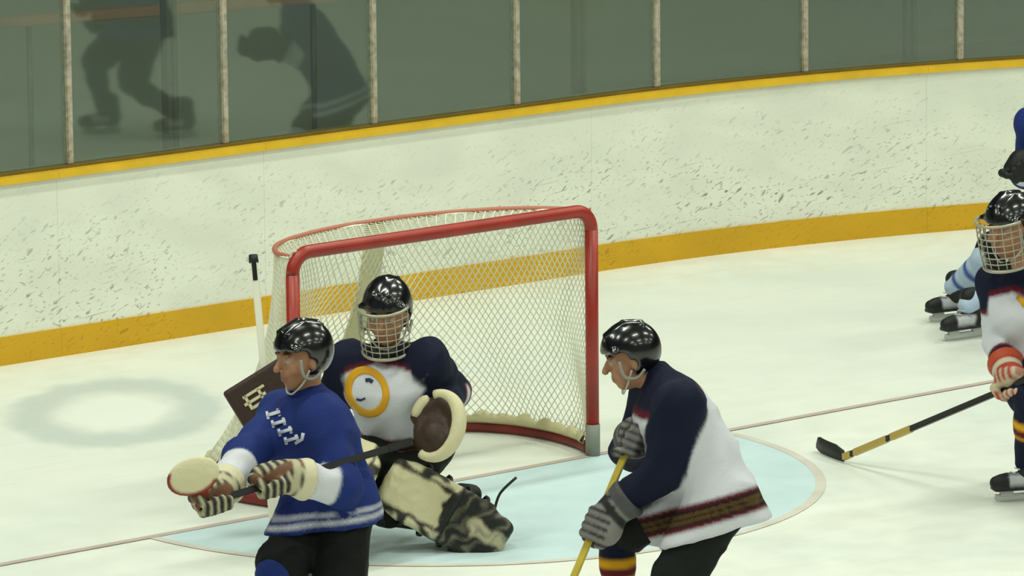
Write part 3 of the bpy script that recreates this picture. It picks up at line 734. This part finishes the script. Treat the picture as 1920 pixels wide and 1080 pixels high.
# ---------------------------------------------------------------- goaltender
D = depth(ground(880, 1035))
J = lambda x, y, off=0.0: at(x, y, D-off)
PAD_T, PAD_K = J(890, 990, -.06), J(760, 918, .02)
gA = ground(885, 1030); gB = ground(600, 1062)
stick_top, stick_blk = J(475, 482, -.30), J(499, 735, -.16)
sa = unit(stick_blk-stick_top)
def pad(side):
    def fn(person, hip, kn, an):
        a, b = (PAD_K, PAD_T) if side == 'l' else (kn+V3(0, 0, .1)+T0*.08, an+T0*.10+V3(0, 0, -.02))
        d = unit(b-a); nrm = -FW-d*(-FW @ d) if side == 'l' else T0-d*(T0 @ d); nrm = unit(nrm); wd = np.cross(d, nrm); R = np.array([wd, d, nrm]); c = (a+b)/2; hl = np.linalg.norm(b-a)/2+.05
        pr = [rbox(c, R, V3(.135, hl, .075), .045, .01), rbox(b+d*.06+nrm*.03, R, V3(.11, .09, .075), .04, .04), rbox(a-d*.05+nrm*.01, R, V3(.12, .06, .055), .04, .03)]
        for q in (-1, 1): pr.append(cap(c-d*hl*.8+wd*q*.118+nrm*.06, c+d*hl*.8+wd*q*.118+nrm*.06, .024, .024, k=.008))
        pr.append(cap(c+d*.02-wd*.09+nrm*.085, c+d*.02+wd*.09+nrm*.085, .026, .026, k=.01))
        def col(P):
            l = (P-c) @ R.T; q = paint(len(P), CREAM); x, y, z = l.T; k = lin((22, 22, 20))
            nz = np.array([noise.noise(Vector(v_*16)) for v_ in P]); q[(y+nz*.04 > -hl*.02)] = k; q[(np.abs(x+nz*.02) > .088) & (y < hl*.12)] = lin((40, 38, 32)); q[(np.abs(x+nz*.01) > .104) & (y < hl*.12) & (nz > .05)] = lin(CREAM)
            q[(y+nz*.05 > hl*.62) & (np.abs(x+nz*.03) < .04) & (z > .02)] = lin((176, 170, 140)); q[(y > hl*.2) & (np.abs(np.sin(y*38+x*26+nz*3)) > .95)] = lin((120, 116, 92))
            q[(z < -.03)] = k; return q
        p = blob('leg_pad', pr, .0095, col, M_GEAR, person, folds=.004, ffreq=16)
        s = MB()
        for t in (-.55, -.1, .35, .75): s.tube(spline([c+d*hl*t+wd*.13+nrm*.05, c+d*hl*t+wd*.155-nrm*.02, c+d*hl*t+wd*.12-nrm*.09, c+d*hl*t-wd*.12-nrm*.09, c+d*hl*t-wd*.15-nrm*.02, c+d*hl*t-wd*.13+nrm*.05], 4), .009, 5)
        s.build('pad_strap', mat('strap_black', (20, 20, 18), rough=.6), p, True)
        MB().tube(spline([b+d*.04-wd*.12, b+d*.03-wd*.2-nrm*.02, b+d*.06-wd*.30-nrm*.02], 4), .007, 5).build('strap_end', M_BLACK, p, True)
    return fn
def trapper(person, wr, el, C):
    c = J(822, 800, .12); n = unit(-FW*.8-R0*.45+V3(0, 0, .25)); u = unit(V3(0, 0, 1)-n*n[2]); R = np.array([np.cross(u, n), u, n]); e = 1.0
    pr = [ell(c, R, V3(.125, .155, .060), .01), ell(c+n*.055, R, V3(.085, .11, .05), .02, '-'), cap(wr-unit(wr-el)*.07, c-R[1]*.04, .066, .07, k=.04)]
    base = blob('catching_glove', pr, .0095, (56, 38, 28), M_GEAR, person, folds=.004, ffreq=20)
    ring = []
    for a in np.linspace(-2.0, 1.9, 28): ring.append(c+R[0]*.118*math.cos(a)+R[1]*.150*math.sin(a)+n*.022)
    MB().tube(ring, [.024+.012*math.cos(a-.0) if math.cos(a) > 0 else .024 for a in np.linspace(-2.0, 1.9, 28)], 8).build('rim', mat('cream_leather', CREAM, rough=.6, bump=.3, bscale=40), base, True)
    fp = []
    for i, a in enumerate((-.9, -.45, 0, .45)):
        q = math.pi/2+a; tip = c+R[0]*.10*math.cos(q)+R[1]*.13*math.sin(q)+n*.02; fp.append(cap(c+R[1]*-.03+R[0]*.03*math.cos(q)-n*.03, tip-n*.03, .026, .022, k=.006))
    fp.append(cap(c-R[1]*.05-R[0]*.05-n*.01, c-R[0]*.125+R[1]*.03+n*.01, .028, .024, k=.006))
    blob('fingers', fp, .009, (62, 44, 32), M_GEAR, base)
    MB().tube([c+R[0]*.118*math.cos(a)+R[1]*.150*math.sin(a)+n*.03 for a in np.linspace(2.15, 2.95, 8)], [.016, .024, .027, .028, .028, .027, .024, .016], 8).build('thumb_rim', mat('cream_leather', CREAM), base, True)
    lace = MB()
    for k in range(5): lace.tube([c+R[0]*(-.07+.035*k)+R[1]*.10+n*.018, c+R[0]*(-.055+.03*k)+R[1]*.02-n*.0], .004, 4)
    lace.build('webbing', mat('brown_lace', (74, 52, 36)), base, True)
def blocker(person, wr, el, C):
    e1 = unit(.8*RT+.6*UP); e2 = unit(.53*RT-.85*UP); n = unit(np.cross(e1, e2)); n = n if n @ -FW > 0 else -n; n = unit(n+.15*R0)
    e2 = unit(e2-n*(e2 @ n)); e1 = np.cross(e2, n); e1 = e1 if e1 @ RT > 0 else -e1
    c = J(508, 731, -.12); R = np.array([e1, e2, n])
    def col(P):
        q = paint(len(P), (52, 34, 28)); l = (P-c) @ R.T; return q
    b = blob('blocker', [rbox(c, R, V3(.20, .108, .030), .016, .01), cap(c-n*.05, wr, .06, .055, k=.03)], .009, col, M_GEAR, person)
    G = lambda x, y: c+e1*x+e2*y+n*.032
    mk = MB()
    for x0, x1, y0, y1 in ((-.135, -.02, -.045, -.032), (-.145, -.03, -.012, .002), (-.12, -.01, .018, .032), (-.13, -.116, -.045, .03), (-.06, -.046, -.04, .03)):
        mk.box(G((x0+x1)/2, (y0+y1)/2), (e1, e2, n), ((x1-x0)/2, (y1-y0)/2, .002))
    mk.build('blocker_marking', mat('cream_leather', CREAM), b)
    fp = [cap(C+sa*o_+e1*.02-n*.02, C+sa*o_-e1*.03-n*.05, .018, .016, k=.004) for o_ in (-.04, -.013, .013, .04)]+[cap(C+sa*.05+e1*.02-n*.01, C+sa*.06-e1*.035, .019, .016, k=.004), cap(C-n*.03, wr, .04, .045, k=.03)]
    blob('fingers', fp, .009, (40, 30, 26), M_GEAR, b)
g_neck, g_pel = J(722, 662, -.10), J(772, 832, -.32)
body, jersey, S = skater(dict(label='goaltender crouching before the goal in white and navy jersey with caged black helmet',
    neck=g_neck, pelvis=g_pel, face=face_dir(22), lat=R0*.93-T0*-.35+V3(0, 0, -.10), head=J(726, 589, -.02), drape=False, look=face_dir(14, -14), hs=1.14, helm=1.03, cage=True, bulk=1.14, sw=.20, hem=.0,
    grip_l=J(838, 782, .05), elb_l=J(885, 830, -.25), grip_r=stick_blk-T0*.03, elb_r=J(560, 740, -.25), foot_l=gA+R0*.0-T0*.12, foot_r=gB, toe_l=T0*.4+R0*.9, toe_r=T0,
    kne_l=J(640, 870, -.12), kne_r=J(590, 940, .3), ank_l=J(880, 992, -.16), pads_l=pad('l'), pads_r=pad('r'), hand_l=trapper, hand_r=blocker,
    jersey=white_navy(.10, .16), pants=(24, 26, 20), sock=sock_navy, glove=None))
ring = lambda rx, ry, a: (688+rx*math.cos(a)-6*math.sin(a)*0, 735+ry*math.sin(a)+rx*.15*math.cos(a))
decal(jersey, body, 'emblem_ring', [[(ring(29, 34, a), ring(42, 48, a)) for a in np.linspace(0, 2*math.pi, 49)]], M_GOLD)
for mk_, w_ in (([(685, 713), (692, 712), (698, 716)], 7), ([(668, 749), (676, 751), (684, 747)], 4)): decal(jersey, body, 'emblem_mark', [thick(mk_, w_)], M_NTW, .006)
# his stick: knob, white shaft, wide paddle and blade
M_WSTK = mat('white_stick', (214, 214, 196), rough=.5)
lo = stick_blk+sa*.30
tip = ground(560, 1040) if False else None
gs = tag(empty('goalie_stick', (stick_blk[0], stick_blk[1], 0)), 'goalie stick with black taped knob and white shaft raised beside the goal', 'hockey stick')
sd = unit(np.cross(sa, FW)); nn = np.cross(sa, sd)
MB().box(stick_top+sa*.36, (sa, sd, nn), (.36, .017, .012)).build('shaft', M_WSTK, gs, bevel=.003)
MB().tube([stick_top-sa*.01, stick_top+sa*.025, stick_top+sa*.03, stick_top+sa*.115], [.022, .024, .017, .017], 10).build('knob_tape', M_BLACK, gs, True)
kl = max(.2, (stick_top+sa*.70)[2]/-sa[2]*.94)
MB().box(stick_top+sa*(.70+kl/2), (sa, sd, nn), (kl/2, .042, .012)).build('paddle', M_WSTK, gs, bevel=.004)
e_ = stick_top+sa*(.70+kl); 
MB().box(e_+R0*.13+V3(0, 0, .0), (R0, V3(0, 0, 1), T0), (.17, .05, .010)).build('blade', M_WSTK, gs, bevel=.004)

# ---------------------------------------------------------------- player in blue
D = depth(ground(560, 1290)); J = lambda x, y, off=0.0: at(x, y, D-off)
b_top, b_end = J(772, 828, .12), J(372, 948, .62)
bdir = unit(b_end-b_top); bp = lambda t: b_top+(b_end-b_top)*t
body, jersey, S = skater(dict(label='player in blue jersey with black helmet and black pants skating left in front of goaltender',
    neck=J(578, 746, .0), pelvis=J(622, 952, -.02), face=face_dir(56), lat=R0*.62+T0*.70+V3(0, 0, -.12), head=J(566, 672, .06), look=face_dir(62, -6), hs=1.08, bulk=1.06, hem=.065, sw=.19,
    sh_l=V3(0, 0, -.07)-R0*.07, grip_r=bp(.93), elb_r=J(440, 850, .0), grip_l=bp(.655), elb_l=J(720, 900, .1), axis_l=bdir, axis_r=bdir,
    foot_r=ground(545, 1292), foot_l=ground(705, 1272), toe_r=-R0+T0*.4, toe_l=-R0+T0*.5, kne_r=J(500, 1080, .3), kne_l=J(610, 1080, .3),
    jersey=blue_white(), pants=(16, 18, 18), sock=sock_blue, glove=glove_col(BLACK, (180, 174, 142), (206, 200, 168), (104, 68, 42))))
lt = []
for k, (x, y) in enumerate(((512, 775), (522, 792), (534, 808), (546, 824))):
    lt += [thick([(x-13, y+4), (x+13, y-4)], 6), thick([(x-12, y-4), (x-9, y+10)], 5), thick([(x+8, y-9), (x+12, y+5)], 5)]
lt.append(thick([(553, 832), (566, 824), (568, 812)], 6))
decal(jersey, body, 'chest_lettering', lt, M_WTW)
M_DSTK = mat('dark_stick', (26, 26, 28), rough=.4, vary=.2, vscale=20); M_CTAPE = mat('cream_tape', (210, 204, 166), rough=.8, bump=.4, bscale=50); M_RSTK = mat('red_stick_edge', (140, 44, 34), rough=.5)
hl_ = J(408, 915, .66); tl_ = J(318, 908, .74)
bs = tag(empty('hockey_stick', (b_end[0], b_end[1], 0)), 'dark stick with cream taped blade held across the waist by blue player', 'hockey stick')
bn = unit(np.cross(bdir, FW)); bm_ = np.cross(bdir, bn); bl_ = np.linalg.norm(b_end-b_top)
MB().box((b_top+b_end)/2, (bdir, bn, bm_), (bl_/2, .015, .010)).build('shaft', M_DSTK, bs, bevel=.003)
MB().box(b_top+bdir*.06, (bdir, bn, bm_), (.062, .017, .012)).build('grip_tape', M_BLACK, bs, bevel=.004)
bc = J(362, 893, .66); bx = unit(RT*.93+UP*.36); by = unit(UP*.93-RT*.36); bz = np.cross(bx, by)
def bcol(P):
    q = paint(len(P), (212, 206, 168)); l = (P-bc) @ np.array([bx, by, bz]).T; e = np.sqrt((l[:, 0]/.112)**2+(l[:, 1]/.076)**2)
    q[(e > .86) & (l[:, 1]+l[:, 0]*.5 < .0)] = lin((136, 44, 34)); return q
blob('blade', [ell(bc, np.array([bx, by, bz]), V3(.112, .076, .024), .01), cap(bc+bx*.07-by*.02, b_end, .014, .014, k=.02)], .007, bcol, M_GEAR, bs)

# ---------------------------------------------------------------- player bent forward on the right
D = depth(ground(1250, 1250)); J = lambda x, y, off=0.0: at(x, y, D-off)
s_top = J(1196, 795, .06); s_heel = ground(1006, 1262); sdir = unit(s_heel-s_top); sp_ = lambda t: s_top+(s_heel-s_top)*t
body, jersey, S = skater(dict(label='bent player with white back and navy shoulders leaning left over yellow stick',
    neck=J(1238, 712, .02), pelvis=J(1342, 930, .0), face=face_dir(96), lat=T0+R0*.30, lathip=T0+R0*.25, head=J(1182, 672, .03), look=face_dir(86, -16), hs=1.06, bulk=1.07, hem=.15, sw=.185,
    hemn=unit(J(1345, 990)-J(1320, 900)),
    sh_l=V3(0, 0, -.07)+R0*.02, grip_l=sp_(.405), elb_l=J(1360, 880, .15), grip_r=sp_(.06), elb_r=J(1180, 860, -.5), axis_l=sdir, axis_r=sdir,
    foot_l=ground(1400, 1272), foot_r=ground(1166, 1228), toe_l=-R0+T0*.1, toe_r=-R0, kne_l=J(1220, 1100, .1), kne_r=J(1000, 980, -.1),
    jersey=white_navy(.07, .0, False), pants=DGREEN, sock=sock_navy, glove=glove_col((128, 125, 122), (30, 30, 32), (74, 74, 76), (26, 26, 28))))
M_YSTK = mat('yellow_stick', (206, 184, 70), rough=.45, vary=.15, vscale=14)
mesh_stick('hockey_stick', 'yellow shafted stick reaching to the ice from gloves of bent player', s_top-sdir*.06, s_heel+V3(0, 0, .03), s_heel+V3(0, 0, .01), s_heel-R0*.26-T0*.1+V3(0, 0, .01), M_YSTK, M_BLACK, up=V3(0, 0, 1))

# ---------------------------------------------------------------- player at the right edge with a cage
D = depth(ground(1905, 938)); J = lambda x, y, off=0.0: at(x, y, D-off)
r_heel, r_toe = ground(1582, 868), ground(1516, 848); r_hand = J(1896, 726, .18); rdir = unit(r_heel+V3(0, 0, .02)-r_hand)
body, jersey, S = skater(dict(label='player in caged black helmet with red glove cut by the right edge',
    neck=J(1920, 515, .05), pelvis=J(1956, 700, -.15), face=face_dir(38), head=J(1894, 428, .16), look=face_dir(44, -12), hs=1.16, cage=True, bulk=1.0, hem=.05, sw=.17,
    grip_r=r_hand, elb_r=J(1870, 640, -.2), grip_l=r_hand-rdir*.35, elb_l=J(2060, 650, 0), axis_l=rdir, axis_r=rdir,
    foot_r=ground(1925, 938), foot_l=ground(2040, 930), toe_r=-R0+T0*.25, toe_l=-R0*.6+T0, kne_r=J(1935, 830, .4), kne_l=J(2010, 830, .5),
    jersey=white_navy(.12, .10, False, .22), pants=NAVY, sock=sock_navy, glove=glove_col((160, 44, 34), (196, 186, 160), (176, 70, 36), (190, 178, 150))))
decal(jersey, body, 'emblem_ring', [thick([(1908, 556), (1914, 562), (1922, 574)], 9)], M_GOLD)
M_BYSTK = mat('black_stick', (24, 26, 28), rough=.35, vary=.25, vscale=16); M_TAN = mat('tan_stick_band', (176, 150, 74), rough=.5)
mesh_stick('hockey_stick', 'black and gold stick lying out to the ice from red glove at right', r_hand-rdir*.45, r_heel+V3(0, 0, .03), r_heel+V3(0, 0, .006), r_toe+V3(0, 0, .006), M_BYSTK, M_BLACK, up=V3(0, 0, 1), curve=.05, blade_h=.075, bands=((.69, .78, M_TAN), (.80, .95, M_TAN), (.965, 1.0, M_TAN)))

# ---------------------------------------------------------------- player behind, mostly out of the picture
D = depth(ground(1805, 630)); J = lambda x, y, off=0.0: at(x, y, D-off)
body, jersey, S = skater(dict(label='blue sleeved skater with pale socks standing behind the caged player at right edge',
    neck=J(1998, 225, .26), pelvis=J(1998, 395, -.12), face=face_dir(18), head=J(2004, 180, .42), look=face_dir(20, -20), hem=.10, sw=.18,
    grip_r=J(1908, 316, .40), elb_r=J(1960, 330, -.6), grip_l=J(2040, 330, .55), elb_l=J(2090, 290, .3), axis_l=V3(0, 0, -1)-R0, axis_r=V3(0, 0, -1)-R0,
    foot_l=ground(1815, 634), foot_r=ground(1788, 600), toe_l=-R0*.9+T0*.6, toe_r=-R0*.9+T0*.5, kne_l=J(1830, 480, .6), kne_r=J(1800, 460, .5),
    jersey=blue_white(), pants=(18, 20, 26), sock=sock_light, glove=glove_col(BLACK, (30, 32, 36), (18, 18, 20), BLACK, False)))

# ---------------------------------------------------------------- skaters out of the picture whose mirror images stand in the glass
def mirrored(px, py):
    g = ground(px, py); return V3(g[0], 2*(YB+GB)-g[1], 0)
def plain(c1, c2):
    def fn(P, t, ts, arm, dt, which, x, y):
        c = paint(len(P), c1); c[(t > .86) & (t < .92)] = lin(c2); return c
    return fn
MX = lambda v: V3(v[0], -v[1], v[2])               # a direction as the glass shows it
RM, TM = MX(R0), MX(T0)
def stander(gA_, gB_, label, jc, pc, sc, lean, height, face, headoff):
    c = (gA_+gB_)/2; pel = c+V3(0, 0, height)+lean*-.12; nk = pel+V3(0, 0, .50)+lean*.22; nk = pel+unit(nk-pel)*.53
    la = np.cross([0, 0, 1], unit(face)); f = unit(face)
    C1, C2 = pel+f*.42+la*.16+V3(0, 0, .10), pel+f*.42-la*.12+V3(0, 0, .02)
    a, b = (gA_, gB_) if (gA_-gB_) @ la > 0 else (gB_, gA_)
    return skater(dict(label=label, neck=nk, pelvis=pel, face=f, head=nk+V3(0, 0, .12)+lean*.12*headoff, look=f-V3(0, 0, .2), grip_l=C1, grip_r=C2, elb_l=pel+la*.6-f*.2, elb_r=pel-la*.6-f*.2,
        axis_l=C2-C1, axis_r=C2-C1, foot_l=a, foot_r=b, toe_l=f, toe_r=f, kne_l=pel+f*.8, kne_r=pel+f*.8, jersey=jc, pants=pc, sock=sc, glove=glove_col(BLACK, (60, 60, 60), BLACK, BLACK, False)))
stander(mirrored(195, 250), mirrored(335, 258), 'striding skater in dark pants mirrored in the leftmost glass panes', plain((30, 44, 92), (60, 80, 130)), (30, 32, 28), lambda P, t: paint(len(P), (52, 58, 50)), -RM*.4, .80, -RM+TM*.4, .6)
